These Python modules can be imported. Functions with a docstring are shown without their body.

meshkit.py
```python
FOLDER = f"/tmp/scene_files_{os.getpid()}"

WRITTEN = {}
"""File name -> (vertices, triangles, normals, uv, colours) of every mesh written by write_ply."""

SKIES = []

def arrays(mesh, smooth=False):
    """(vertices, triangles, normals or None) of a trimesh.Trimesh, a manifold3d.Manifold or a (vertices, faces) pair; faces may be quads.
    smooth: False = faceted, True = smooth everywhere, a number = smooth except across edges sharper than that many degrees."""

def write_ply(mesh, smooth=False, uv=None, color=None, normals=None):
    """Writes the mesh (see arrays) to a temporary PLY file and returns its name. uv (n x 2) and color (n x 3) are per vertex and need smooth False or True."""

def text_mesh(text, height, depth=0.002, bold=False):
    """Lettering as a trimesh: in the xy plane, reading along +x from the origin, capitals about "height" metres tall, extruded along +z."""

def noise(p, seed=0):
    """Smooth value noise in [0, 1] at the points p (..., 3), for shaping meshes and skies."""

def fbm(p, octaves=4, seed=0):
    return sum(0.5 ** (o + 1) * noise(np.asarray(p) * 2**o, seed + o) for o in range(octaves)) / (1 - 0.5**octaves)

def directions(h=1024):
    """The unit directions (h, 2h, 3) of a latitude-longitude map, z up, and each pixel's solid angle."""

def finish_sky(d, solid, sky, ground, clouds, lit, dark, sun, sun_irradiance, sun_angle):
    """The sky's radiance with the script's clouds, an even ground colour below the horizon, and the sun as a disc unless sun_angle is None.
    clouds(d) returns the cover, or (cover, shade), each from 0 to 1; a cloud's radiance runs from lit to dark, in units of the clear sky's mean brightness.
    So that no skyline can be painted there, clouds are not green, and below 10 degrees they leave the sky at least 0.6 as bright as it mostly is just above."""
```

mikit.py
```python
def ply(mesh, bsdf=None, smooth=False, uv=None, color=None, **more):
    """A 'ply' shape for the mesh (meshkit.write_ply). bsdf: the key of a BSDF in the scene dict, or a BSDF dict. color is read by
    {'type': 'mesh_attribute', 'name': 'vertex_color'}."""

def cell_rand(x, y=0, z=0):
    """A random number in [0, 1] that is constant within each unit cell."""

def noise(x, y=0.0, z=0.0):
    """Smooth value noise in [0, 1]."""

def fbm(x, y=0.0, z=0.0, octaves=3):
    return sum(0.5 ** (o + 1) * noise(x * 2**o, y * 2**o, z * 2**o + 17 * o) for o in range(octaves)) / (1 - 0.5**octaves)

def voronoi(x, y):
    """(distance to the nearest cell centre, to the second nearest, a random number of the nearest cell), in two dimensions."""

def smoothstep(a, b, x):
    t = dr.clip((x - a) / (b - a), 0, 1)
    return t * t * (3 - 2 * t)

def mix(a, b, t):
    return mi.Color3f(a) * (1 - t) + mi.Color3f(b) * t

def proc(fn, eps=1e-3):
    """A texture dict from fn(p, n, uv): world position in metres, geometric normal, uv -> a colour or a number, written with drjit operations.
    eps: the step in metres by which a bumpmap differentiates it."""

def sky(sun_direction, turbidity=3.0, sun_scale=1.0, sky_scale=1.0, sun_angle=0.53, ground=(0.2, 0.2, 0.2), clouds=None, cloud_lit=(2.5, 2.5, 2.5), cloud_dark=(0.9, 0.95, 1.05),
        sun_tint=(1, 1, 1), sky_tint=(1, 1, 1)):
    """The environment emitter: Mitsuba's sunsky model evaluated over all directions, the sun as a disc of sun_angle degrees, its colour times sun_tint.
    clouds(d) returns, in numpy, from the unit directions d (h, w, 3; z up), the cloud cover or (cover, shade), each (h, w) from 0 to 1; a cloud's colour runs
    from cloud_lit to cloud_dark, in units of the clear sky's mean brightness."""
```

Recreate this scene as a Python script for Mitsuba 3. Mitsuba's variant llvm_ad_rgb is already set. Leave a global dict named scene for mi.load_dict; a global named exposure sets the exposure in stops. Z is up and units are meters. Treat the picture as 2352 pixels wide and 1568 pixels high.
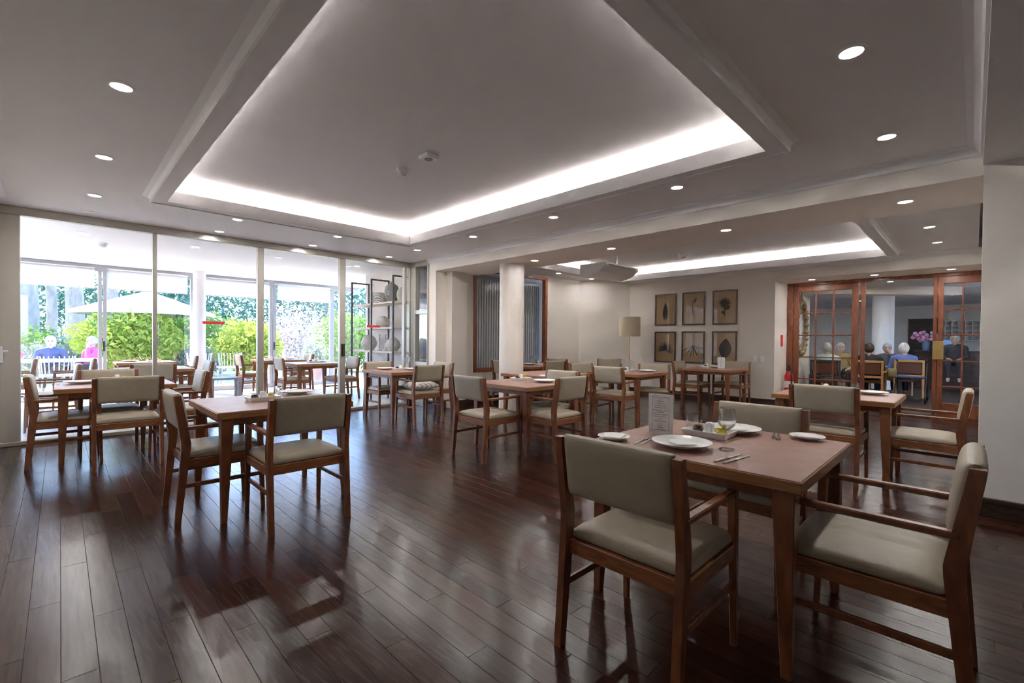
import math, random
import numpy as np
import trimesh
import manifold3d as m3
import shapely
from shapely.geometry import Polygon, Point, box as sbox
import drjit as dr
import mitsuba as mi
import mikit, meshkit

random.seed(7)
RNG = np.random.default_rng(11)
T = mi.ScalarTransform4f
scene, labels = {}, {}

# ------------------------------------------------------------------ camera, sky, exposure
EYE = 1.25
F_PX, YAW, PITCH, ROLL = 1049.13, math.radians(45.30107), math.radians(-0.66671), math.radians(-0.50336)
fw = np.array([math.cos(YAW) * math.cos(PITCH), math.sin(YAW) * math.cos(PITCH), math.sin(PITCH)])
rt = np.cross(fw, [0, 0, 1]); rt /= np.linalg.norm(rt)
dn = np.cross(fw, rt)
up = -(-math.sin(ROLL) * rt + math.cos(ROLL) * dn)
scene['camera'] = {'type': 'perspective', 'fov': math.degrees(2 * math.atan(1176 / F_PX)), 'fov_axis': 'x', 'near_clip': 0.05, 'far_clip': 300.0,
                   'principal_point_offset_y': -8.966 / 1568,
                   'to_world': T().look_at(origin=[0, 0, EYE], target=(np.array([0, 0, EYE]) + fw).tolist(), up=up.tolist())}
exposure = 1.7
SUN = (-0.28, 0.62, 0.80)

# ------------------------------------------------------------------ light levels
SKY_SCALE, SUN_SCALE = 15.0, 6.0
LAMP, STRIP, LOBBY_LAMP = 150.0, 21.0, 150.0
scene['sky'] = mikit.sky(SUN, turbidity=3.0, sun_scale=SUN_SCALE, sky_scale=SKY_SCALE, sun_angle=0.8, ground=(0.3, 0.29, 0.27), sky_tint=(0.92, 1.0, 1.14))

# ------------------------------------------------------------------ main dimensions (metres; x to the right-far, y to the left-far, camera above the origin)
ZC, ZS, ZLIP, ZU = 2.71, 2.66, 2.785, 2.93        # ceiling, cove soffit, cove lip, raised ceiling
XL, YG, XB, XB2, ZB = -0.48, 7.66, 4.82, 5.76, 2.49   # left wall, glass wall, beam front and rear, beam underside
XP, XD, YW2 = 9.87, 10.75, 6.80                    # picture wall, wooden doors, left wall of the far bay
YO = 12.60                                         # outer glazing of the conservatory

# ------------------------------------------------------------------ mesh helpers
def tm(v, f): return trimesh.Trimesh(np.asarray(v, float), np.asarray(f, int), process=False)
def man(m):
    x = m.to_mesh(); return tm(x.vert_properties[:, :3], x.tri_verts)
def cat(*ms):
    l = []
    for m in ms: l += m if isinstance(m, (list, tuple)) else [m]
    return trimesh.util.concatenate(l)
BOXF = [[0, 2, 1], [0, 3, 2], [4, 5, 6], [4, 6, 7], [0, 1, 5], [0, 5, 4], [1, 2, 6], [1, 6, 5], [2, 3, 7], [2, 7, 6], [3, 0, 4], [3, 4, 7]]
def bx(x0, x1, y0, y1, z0, z1):
    return tm([[x0, y0, z0], [x1, y0, z0], [x1, y1, z0], [x0, y1, z0], [x0, y0, z1], [x1, y0, z1], [x1, y1, z1], [x0, y1, z1]], BOXF)
def cb(x0, x1, y0, y1, z0, z1, c=0.003):
    """box with chamfered edges"""
    c = min(c, (x1 - x0) * .45, (y1 - y0) * .45, (z1 - z0) * .45)
    p = []
    for sx, ax in ((0, x0), (1, x1)):
        for sy, ay in ((0, y0), (1, y1)):
            for sz, az in ((0, z0), (1, z1)):
                dx, dy, dz = (c if not s else -c for s in (sx, sy, sz))
                p += [[ax, ay + dy, az + dz], [ax + dx, ay, az + dz], [ax + dx, ay + dy, az]]
    return man(m3.Manifold.hull_points(np.array(p)))
def hull(pts): return man(m3.Manifold.hull_points(np.asarray(pts, float)))
def rect4(cx, cy, z, sx, sy, c=0.0):
    hx, hy = sx / 2, sy / 2
    if c <= 0: return [[cx - hx, cy - hy, z], [cx + hx, cy - hy, z], [cx + hx, cy + hy, z], [cx - hx, cy + hy, z]]
    return [[cx + a * (hx - (c if k else 0)), cy + b * (hy - (0 if k else c)), z] for a in (-1, 1) for b in (-1, 1) for k in (0, 1)]
def leg(x0, y0, z0, sx0, sy0, x1, y1, z1, sx1, sy1, c=0.003):
    """tapered square leg between two levels"""
    return hull(rect4(x0, y0, z0, sx0, sy0, c) + rect4(x1, y1, z1, sx1, sy1, c))
def extr(poly, h, z0=0.0):
    """shapely polygon(s) extruded upwards"""
    gs = getattr(poly, 'geoms', [poly])
    ms = []
    for g in gs:
        m = trimesh.creation.extrude_polygon(g, h, engine='earcut'); m.apply_translation([0, 0, z0]); ms.append(m)
    return cat(ms)
def tr(m, M):
    m = m.copy(); m.apply_transform(np.asarray(M, float)); return m
def mv(m, x=0, y=0, z=0):
    m = m.copy(); m.apply_translation([x, y, z]); return m
def rot(axis, deg, at=(0, 0, 0)): return trimesh.transformations.rotation_matrix(math.radians(deg), axis, at)
def xz2y(m, y0=0.0):
    """a mesh extruded in (x, z'->z) profile plane: maps (x, y, z) -> (x, z + y0, y)"""
    return tr(m, [[1, 0, 0, 0], [0, 0, 1, y0], [0, 1, 0, 0], [0, 0, 0, 1]])
def fixn(m):
    m = trimesh.Trimesh(m.vertices, m.faces, process=True); m.fix_normals(); return m
def prof_x(pts, x0, x1):
    """closed (y, z) profile swept along x"""
    m = trimesh.creation.extrude_polygon(Polygon(pts), x1 - x0, engine='earcut')
    return fixn(tr(m, [[0, 0, 1, x0], [1, 0, 0, 0], [0, 1, 0, 0], [0, 0, 0, 1]]))
def prof_y(pts, y0, y1):
    """closed (x, z) profile swept along y"""
    m = trimesh.creation.extrude_polygon(Polygon(pts), y1 - y0, engine='earcut')
    return fixn(tr(m, [[1, 0, 0, 0], [0, 0, 1, y0], [0, 1, 0, 0], [0, 0, 0, 1]]))
def lathe(prof, n=28, cx=0, cy=0, cz=0):
    """profile of (r, z); closed where r = 0"""
    a = np.arange(n) * 2 * np.pi / n
    v, f, rows = [], [], []
    for r, z in prof:
        if r < 1e-6: rows.append([len(v)]); v.append([cx, cy, cz + z])
        else:
            rows.append(list(range(len(v), len(v) + n))); v += [[cx + r * math.cos(t), cy + r * math.sin(t), cz + z] for t in a]
    for p, q in zip(rows, rows[1:]):
        for i in range(n):
            j = (i + 1) % n
            if len(p) == 1 and len(q) == 1: continue
            if len(p) == 1: f.append([p[0], q[j], q[i]])
            elif len(q) == 1: f.append([p[i], p[j], q[0]])
            else: f += [[p[i], p[j], q[j]], [p[i], q[j], q[i]]]
    return tm(v, f)
def tube(pts, r, n=8, cap=True):
    p = np.asarray(pts, float); r = np.broadcast_to(np.asarray(r, float), (len(p),))
    t = np.gradient(p, axis=0); t /= np.linalg.norm(t, axis=1, keepdims=True) + 1e-12
    u = np.cross(t[0], [0, 0, 1.0] if abs(t[0][2]) < .9 else [1.0, 0, 0]); u /= np.linalg.norm(u)
    v, f = [], []
    for i in range(len(p)):
        u = u - t[i] * (u @ t[i]); u /= np.linalg.norm(u) + 1e-12
        w = np.cross(t[i], u)
        for k in range(n):
            a = 2 * np.pi * k / n; v.append(p[i] + r[i] * (math.cos(a) * u + math.sin(a) * w))
    for i in range(len(p) - 1):
        for k in range(n):
            a, b = i * n + k, i * n + (k + 1) % n
            f += [[a, b, b + n], [a, b + n, a + n]]
    if cap:
        v += [p[0], p[-1]]; a, b = len(v) - 2, len(v) - 1; o = (len(p) - 1) * n
        for k in range(n): f += [[a, (k + 1) % n, k], [b, o + k, o + (k + 1) % n]]
    return tm(v, f)
def sph(x, y, z, r, n=14): return mv(trimesh.creation.uv_sphere(r, count=[n, n]), x, y, z)
def soft(parts, edge=0.02, it=8):
    """manifolds joined, refined and smoothed into one surface"""
    M = m3.Manifold.batch_boolean(list(parts), m3.OpType.Add).refine_to_length(edge)
    t = man(M); t.merge_vertices()
    trimesh.smoothing.filter_taubin(t, iterations=it)
    return t
def ball(p, r, n=12): return m3.Manifold.sphere(float(r), n).translate([float(a) for a in p])
def bone(p, q, r, s, n=12): return m3.Manifold.batch_hull([ball(p, r, n), ball(q, s, n)])
def cushion(sx, sy, h, n=10, e=3.5, p=.55):
    """superellipse pillow centred at the origin"""
    v, f = [], []
    g = np.sin(np.linspace(-1, 1, n * 2 + 1) * np.pi / 2)
    k = len(g)
    for s in (1, -1):
        for a in g:
            for b in g:
                q = max(0.0, (1 - abs(a) ** e) * (1 - abs(b) ** e)) ** p
                v.append([a * sx / 2, b * sy / 2, s * h / 2 * q])
    for s in (0, 1):
        o = s * k * k
        for i in range(k - 1):
            for j in range(k - 1):
                a, b, c, d = o + i * k + j, o + (i + 1) * k + j, o + (i + 1) * k + j + 1, o + i * k + j + 1
                f += [[a, b, c], [a, c, d]] if s == 0 else [[a, c, b], [a, d, c]]
    t = tm(v, f); t.merge_vertices(); return t

# ------------------------------------------------------------------ scene helpers
def free(key):
    if not any(k == key or k.startswith(key + '__') for k in scene) and key not in labels: return key
    i = 1
    while any(k == f'{key}_{i:03d}' or k.startswith(f'{key}_{i:03d}__') for k in scene) or f'{key}_{i:03d}' in labels: i += 1
    return f'{key}_{i:03d}'
_n = {}
def newkey(key):
    """key, or key with the next free three-digit number"""
    i = _n.get(key, 0); _n[key] = i + 1
    return key if i == 0 else f'{key}_{i:03d}'
def ply(mesh, mat, smooth=False): return mikit.ply(mesh, mat, smooth=smooth)
def add(key, mesh, mat=None, smooth=False, M=None, label=None, cat_=None, group=None, kind=None):
    """ONE entry of the scene; mesh may be a ply dict already written"""
    key = newkey(key)
    d = dict(mesh) if isinstance(mesh, dict) else ply(mesh, mat, smooth)
    if M is not None: d['to_world'] = M
    scene[key] = d
    tag(key, label, cat_, group, kind)
    return key
def tag(key, label=None, cat_=None, group=None, kind=None):
    e = {k: v for k, v in (('label', label), ('category', cat_), ('group', group), ('kind', kind)) if v}
    if e: labels[key] = e
def thing(name, label, cat_, group=None, kind=None):
    key = newkey(name); tag(key, label, cat_, group, kind); return key
def part(t, name, mesh, mat=None, smooth=False, M=None, label=None, kind=None):
    return add(f'{t}__{name}', mesh, mat, smooth, M, label, None, None, kind)
def struct(name, mesh, mat=None, smooth=False, label=None):
    return add(name, mesh, mat, smooth, None, label, None, None, 'structure')
def place(x, y, z=0.0, deg=0.0): return T().translate([x, y, z]).rotate([0, 0, 1], deg)
# ------------------------------------------------------------------ materials
noise, fbm, mix, smoothstep, cell = mikit.noise, mikit.fbm, mikit.mix, mikit.smoothstep, mikit.cell_rand
def rgb(*c): return {'type': 'rgb', 'value': list(c)}
def mat(name, col, rough=.5, metal=0.0, spec=.5, bump=None, bscale=1.0, two=True, **more):
    d = {'type': 'principled', 'base_color': col if isinstance(col, dict) else rgb(*col), 'roughness': rough, 'metallic': metal, 'specular': spec, **more}
    if bump is not None: d = {'type': 'bumpmap', 'arbitrary': bump, 'scale': bscale, 'bsdf': d}
    if two: d = {'type': 'twosided', 'bsdf': d}
    scene[name] = d; return name
def diff(name, col):
    scene[name] = {'type': 'twosided', 'bsdf': {'type': 'diffuse', 'reflectance': col if isinstance(col, dict) else rgb(*col)}}; return name

PW, PL = 0.1035, 1.15     # floor plank width and length
def plank_off(i): return (i * 0.6180339) % 1.0 * PL
def f_floor(p, n, uv):
    i = dr.floor(p.x / PW)
    o = i * 0.6180339; o = (o - dr.floor(o)) * PL
    j = dr.floor((p.y + o) / PL)
    t = cell(i, j, 3)
    g = fbm(p.x * 90, p.y * 6, 2.0, 3)
    g2 = fbm(p.x * 22 + 40, p.y * 2.2, 5.0, 2)
    c = mix((0.046, 0.016, 0.011), (0.098, 0.036, 0.022), smoothstep(.15, .95, t * .75 + g2 * .35))
    c = c * (0.72 + .5 * g)
    w = smoothstep(.64, .74, noise(p.x * 160 + p.y * 14, p.y * 9 - p.x * 5, 1.0)) * smoothstep(.5, .7, fbm(p.x * 1.3, p.y * 1.3, 9.0, 2))
    return mix(c, mi.Color3f(0.20, 0.13, 0.10), w * .22)
def b_floor(p, n, uv):
    return 0.55 * noise(p.x * 210, p.y * 150, 0) + .9 * noise(p.x * 62, p.y * 30, 3.0) + 3.0 * noise(p.x * 9, p.y * 5, 7.0)
scene['m_floor'] = {'type': 'twosided', 'bsdf': {'type': 'bumpmap', 'arbitrary': mikit.proc(b_floor, 2e-3), 'scale': 0.00015,
    'bsdf': {'type': 'roughplastic', 'diffuse_reflectance': mikit.proc(f_floor), 'alpha': 0.06, 'int_ior': 1.52, 'nonlinear': True}}}
mat('m_joint', (0.018, 0.010, 0.008), .6)
def wood(name, dark, light, fx=6, fy=6, fz=6, rough=.38, stretch=None, **k):
    def fn(p, n, uv):
        g = fbm(p.x * fx * 9, p.y * fy * 9, p.z * fz * 9, 3)
        h = noise(p.x * fx * 1.7 + 11, p.y * fy * 1.7, p.z * fz * 1.7)
        return mix(dark, light, smoothstep(.2, .8, .6 * g + .4 * h))
    return mat(name, mikit.proc(fn), rough, **k)
wood('m_chairwood', (0.085, 0.028, 0.012), (0.190, 0.070, 0.028), 5, 5, 1.2, rough=.33)
wood('m_railwood', (0.120, 0.042, 0.017), (0.230, 0.092, 0.036), 2.2, 2.2, 9, rough=.33)
wood('m_tableedge', (0.170, 0.070, 0.026), (0.300, 0.135, 0.050), 2, 2, 12, rough=.36)
wood('m_doorwood', (0.105, 0.030, 0.014), (0.235, 0.078, 0.034), 5, 5, 1, rough=.3)
wood('m_lightwood', (0.40, 0.20, 0.075), (0.58, 0.33, 0.14), 4, 4, 3, rough=.4)
wood('m_shelfwood', (0.42, 0.36, 0.30), (0.60, 0.53, 0.46), 6, 1.5, 6, rough=.45)
wood('m_darkwood', (0.020, 0.011, 0.008), (0.048, 0.025, 0.018), 3, 3, 9, rough=.3)
wood('m_greywood', (0.16, 0.155, 0.165), (0.26, 0.25, 0.26), 3, 3, 6, rough=.5)
def f_lam(p, n, uv): return mix((0.235, 0.130, 0.100), (0.285, 0.160, 0.124), fbm(p.x * 14, p.y * 14, 1.0, 3))
mat('m_laminate', mikit.proc(f_lam), .36, spec=.45)
def f_vinyl(p, n, uv): return mix((0.285, 0.242, 0.178), (0.335, 0.288, 0.218), fbm(p.x * 30, p.y * 30, p.z * 30, 2))
def b_vinyl(p, n, uv): return noise(p.x * 420, p.y * 420, p.z * 420)
mat('m_vinyl', mikit.proc(f_vinyl), .46, spec=.4, sheen=.2)
def f_wall(p, n, uv): return mix((0.705, 0.655, 0.600), (0.740, 0.692, 0.640), fbm(p.x * 2.2, p.y * 2.2, p.z * 2.2, 3))
mat('m_wall', mikit.proc(f_wall), .75, spec=.2)
mat('m_white', (0.80, 0.79, 0.77), .55, spec=.3)
mat('m_ceiling', (0.73, 0.72, 0.715), .62, spec=.25)
mat('m_cornice', (0.79, 0.78, 0.77), .5, spec=.3)
mat('m_groove', (0.02, 0.02, 0.022), .6)
mat('m_alu', (0.43, 0.405, 0.36), .36, metal=.55)
mat('m_alugrey', (0.36, 0.37, 0.39), .4, metal=.45)
mat('m_silver', (0.75, 0.76, 0.78), .25, metal=.9)
mat('m_steel', (0.72, 0.72, 0.73), .18, metal=1.0)
mat('m_brass', (0.78, 0.58, 0.25), .25, metal=1.0)
mat('m_black', (0.018, 0.018, 0.020), .38)
mat('m_blackmetal', (0.045, 0.047, 0.052), .42, metal=.3)
mat('m_rubber', (0.02, 0.02, 0.02), .6)
mat('m_plastic', (0.80, 0.80, 0.80), .35)
mat('m_offplastic', (0.60, 0.59, 0.57), .4)
mat('m_porcelain', (0.86, 0.86, 0.85), .12, spec=.6)
mat('m_napkin', (0.87, 0.86, 0.84), .85, spec=.1)
mat('m_paper', (0.86, 0.86, 0.87), .7, spec=.2)
mat('m_ink', (0.035, 0.033, 0.040), .7)
mat('m_inkgrey', (0.22, 0.22, 0.24), .7)
mat('m_oil', (0.62, 0.50, 0.02), .15, spec=.5)
mat('m_vinegar', (0.030, 0.012, 0.010), .12, spec=.6)
mat('m_red', (0.60, 0.020, 0.030), .35)
mat('m_redsticker', (0.66, 0.030, 0.045), .6)
mat('m_frame', (0.030, 0.022, 0.022), .35)
mat('m_kraft', (0.300, 0.205, 0.118), .75, spec=.2)
mat('m_print', (0.026, 0.022, 0.022), .8, spec=.1)
mat('m_printlight', (0.215, 0.150, 0.090), .8, spec=.1)
mat('m_shade', (0.62, 0.54, 0.41), .8, spec=.1)
mat('m_blueglow', (0.34, 0.40, 0.52), .6)
mat('m_tile', (0.46, 0.46, 0.46), .25, spec=.5)
mat('m_stone', (0.52, 0.50, 0.47), .8, spec=.15)
mat('m_paving', (0.60, 0.57, 0.53), .85, spec=.1)
mat('m_canvas', (0.84, 0.82, 0.78), .85, spec=.1)
mat('m_cloth', (0.84, 0.84, 0.84), .8, spec=.1)
mat('m_rope', (0.42, 0.44, 0.47), .8, spec=.1)
mat('m_terracotta', (0.50, 0.36, 0.32), .8, spec=.1)
mat('m_soil', (0.10, 0.07, 0.05), .9, spec=.1)
mat('m_clay', (0.46, 0.44, 0.41), .7, spec=.2)
mat('m_claydark', (0.18, 0.18, 0.165), .6, spec=.25)
mat('m_cream', (0.64, 0.60, 0.54), .75, spec=.15)
mat('m_screen', (0.40, 0.41, 0.42), .6)
mat('m_concrete', (0.30, 0.31, 0.32), .7)
def f_bark(p, n, uv): return mix((0.17, 0.145, 0.125), (0.40, 0.36, 0.32), fbm(p.x * 9, p.y * 9, p.z * 2.5, 3))
mat('m_bark', mikit.proc(f_bark), .9, spec=.1)
mat('m_twig', (0.36, 0.32, 0.30), .85, spec=.1)
def leafmat(name, c0, c1, trans=.5):
    def fn(p, n, uv): return mix(c0, c1, noise(p.x * 7, p.y * 7, p.z * 7))
    scene[name] = {'type': 'principledthin', 'base_color': mikit.proc(fn), 'roughness': .5, 'diff_trans': trans, 'spec_trans': 0.0}; return name
leafmat('m_leaf', (0.10, 0.22, 0.045), (0.26, 0.42, 0.09), .9)
leafmat('m_leafyellow', (0.30, 0.42, 0.06), (0.58, 0.62, 0.15), 1.0)
leafmat('m_leafdark', (0.05, 0.13, 0.10), (0.12, 0.25, 0.20), .5)
leafmat('m_leafgrey', (0.22, 0.27, 0.22), (0.42, 0.47, 0.38), .7)
leafmat('m_blossom', (0.55, 0.47, 0.47), (0.72, 0.66, 0.64), .8)
leafmat('m_leafdry', (0.20, 0.19, 0.15), (0.36, 0.34, 0.28), .4)
def f_grass(p, n, uv): return mix((0.24, 0.28, 0.14), (0.50, 0.50, 0.36), fbm(p.x * 1.1, p.y * 1.1, 0, 4))
mat('m_ground', mikit.proc(f_grass), .9, spec=.1)
scene['m_pane'] = {'type': 'thindielectric', 'int_ior': 1.5}
scene['m_clearplastic'] = {'type': 'thindielectric', 'int_ior': 1.45}
scene['m_glass'] = {'type': 'dielectric', 'int_ior': 1.5}
scene['m_thinglass'] = {'type': 'thindielectric', 'int_ior': 1.45}
scene['m_water'] = {'type': 'dielectric', 'int_ior': 1.33}
scene['m_blind'] = {'type': 'principledthin', 'base_color': rgb(.80, .82, .86), 'roughness': .8, 'diff_trans': 1.25, 'spec_trans': 0.0}
mat('m_skin', (0.56, 0.36, 0.27), .5, spec=.3)
mat('m_skinpink', (0.66, 0.46, 0.38), .5, spec=.3)
mat('m_hairwhite', (0.72, 0.69, 0.63), .7)
mat('m_hairgrey', (0.42, 0.41, 0.39), .7)
mat('m_hairdark', (0.050, 0.038, 0.030), .6)
mat('m_mint', (0.40, 0.58, 0.58), .8)
mat('m_mustard', (0.34, 0.25, 0.095), .85)
mat('m_bluewool', (0.13, 0.185, 0.42), .9)
mat('m_navy', (0.055, 0.085, 0.19), .7)
mat('m_darkcloth', (0.018, 0.020, 0.026), .8)
mat('m_greycloth', (0.085, 0.088, 0.092), .85)
mat('m_paleblue', (0.45, 0.56, 0.70), .8)
mat('m_magenta', (0.62, 0.10, 0.42), .7)
mat('m_pinkbag', (0.60, 0.07, 0.22), .6)
mat('m_olive', (0.27, 0.24, 0.13), .8)
mat('m_burgundy', (0.20, 0.055, 0.055), .8)
mat('m_bluebox', (0.10, 0.16, 0.26), .5)
mat('m_bluecard', (0.22, 0.40, 0.78), .5)
mat('m_flowerpink', (0.50, 0.18, 0.30), .7)
mat('m_flowermauve', (0.42, 0.32, 0.46), .7)
mat('m_brownseat', (0.10, 0.032, 0.014), .5)
def f_gold(p, n, uv): return mix((0.13, 0.085, 0.035), (0.42, 0.33, 0.18), fbm(p.x * 45, p.y * 45, p.z * 45, 2))
mat('m_gilt', mikit.proc(f_gold), .45, metal=.5)
mat('m_mirror', (0.85, 0.86, 0.88), .03, metal=1.0)
def f_pillow(p, n, uv):
    s = dr.sin((p.x * .8 + p.y * .6) * 95)
    return mix((0.58, 0.55, 0.52), (0.26, 0.245, 0.235), smoothstep(.45, .75, s))
mat('m_pillow', mikit.proc(f_pillow), .85)
def f_basket(p, n, uv): return mix((0.20, 0.20, 0.20), (0.60, 0.60, 0.60), smoothstep(-.2, .2, dr.sin(p.z * 150) * dr.sin((p.x + p.y) * 110)))
mat('m_basket', mikit.proc(f_basket), .85)
def lampmat(L): return {'type': 'area', 'radiance': rgb(*L)}
# ------------------------------------------------------------------ room shell
struct('floor', bx(XL - .1, 26, -3.3, 8.0, -.12, -.004), 'm_joint')
struct('floor_conservatory', bx(-3.5, 6.2, 7.75, YO + .1, -.12, .0), 'm_tile')
pl = []
for i in range(-4, 105):
    x = i * PW
    off = plank_off(i)
    for j in range(-4, 9):
        y0, y1 = j * PL - off, (j + 1) * PL - off
        y0, y1 = max(y0, -.3), min(y1, 7.60)
        if y1 - y0 < .03: continue
        if x > XB and y1 > 6.95: y1 = 6.95
        if y1 - y0 < .03: continue
        c, s = x + PW / 2, (y0 + y1) / 2
        d = c * fw[0] + s * fw[1]
        pl.append((d if d > 1.2 else 90 + abs(d), cb(x + .0006, x + PW - .0006, y0 + .0006, y1 - .0006, -.015, 0.0, .0009)))
pl.sort(key=lambda a: a[0])
for d, m in pl[:300]: part('floor', 'plank', m, 'm_floor')
part('floor', 'far_planks', cat([m for d, m in pl[300:]]), 'm_floor', kind='stuff')
R1, R2 = (.69, 3.81, .99, 6.06), (6.44, 9.57, .89, 6.06)
def cove(name, R):
    x0, x1, y0, y1 = R
    o, i = sbox(x0, y0, x1, y1), sbox(x0 + .105, y0 + .11, x1 - .105, y1 - .12)
    struct(name, extr(o.difference(i), .02, ZS), 'm_ceiling')
    lip = i.buffer(.02, join_style=2).difference(i)
    part(name, 'lip', extr(lip, ZLIP - ZS, ZS), 'm_ceiling')
    w = o.buffer(.02, join_style=2).difference(o)
    part(name, 'upper_wall', extr(w, ZU - ZC + .07, ZC - .06), 'm_ceiling')
    part(name, 'raised_panel', bx(x0 - .02, x1 + .02, y0 - .02, y1 + .02, ZU, ZU + .03), 'm_ceiling')
    pr = [(-.0, 0), (-.012, 0), (-.02, .022), (-.045, .04), (-.088, .05), (-.088, .06), (0, .06)]
    part(name, 'cornice', cat(prof_y([(x0 + a, ZS + b) for a, b in pr], y0, y1), prof_y([(x1 - a, ZS + b) for a, b in pr], y0, y1),
         prof_x([(y0 + a, ZS + b) for a, b in pr], x0, x1), prof_x([(y1 - a, ZS + b) for a, b in pr], x0, x1)), 'm_cornice')
    for s in ([x0 + .035, x0 + .06, y0 + .1, y1 - .1], [x1 - .06, x1 - .035, y0 + .1, y1 - .1], [x0 + .1, x1 - .1, y0 + .035, y0 + .06], [x0 + .1, x1 - .1, y1 - .06, y1 - .035]):
        k = part(name, 'light_strip', bx(*s, ZS + .045, ZS + .055), 'm_white'); scene[k]['emitter'] = lampmat((STRIP, STRIP * .95, STRIP * .93))
CE = shapely.union_all([sbox(XL - .1, -.03, 11, 8.0)]).difference(sbox(R1[0], R1[2], R1[1], R1[3])).difference(sbox(R2[0], R2[2], R2[1], R2[3]))
struct('ceiling', extr(CE, .04, ZC), 'm_ceiling')
struct('ceiling_soffit', bx(XL - .1, XB, -3.3, -.03, 2.56, 2.75), 'm_ceiling')
struct('roof', bx(-4, 27, -3.5, 8.2, 3.0, 3.1), 'm_concrete')
cove('trim_1', R1); cove('trim_2', R2)
def corn(h): return [(0, h), (0, h - .075), (.014, h - .075), (.024, h - .05), (.05, h - .02), (.085, h - .012), (.085, h)]
struct('trim_3', prof_y([(XB - a, b) for a, b in corn(ZC)], -.03, 7.05), 'm_cornice')
struct('trim_4', prof_y([(XP - a, b) for a, b in corn(ZC)], -.1, 5.9), 'm_cornice')
struct('trim_5', prof_x([(YW2 - a, b) for a, b in corn(ZC)], XB2, 9.0), 'm_cornice')
struct('trim_6', prof_x([(-.03 + a, b) for a, b in corn(ZC)], XL, XB), 'm_cornice')
struct('trim_7', prof_y([(XL + a, b) for a, b in corn(ZC)], 0, 7.11), 'm_cornice')
struct('beam', bx(XB, XB2, -.2, 6.9, ZB, ZC + .02), 'm_wall')
struct('wall_left', bx(XL - .12, XL, -3.3, 7.62, 0, 2.8), 'm_wall'); struct('wall_rear', bx(XL, 5, -3.4, -3.3, 0, 2.8), 'm_wall')
struct('wall_right', bx(4.80, 4.98, -3.3, -.035, 0, 3), 'm_wall'); struct('wall_right_bay', bx(4.98, 10.75, -.32, -.17, 0, 3), 'm_wall')
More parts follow.
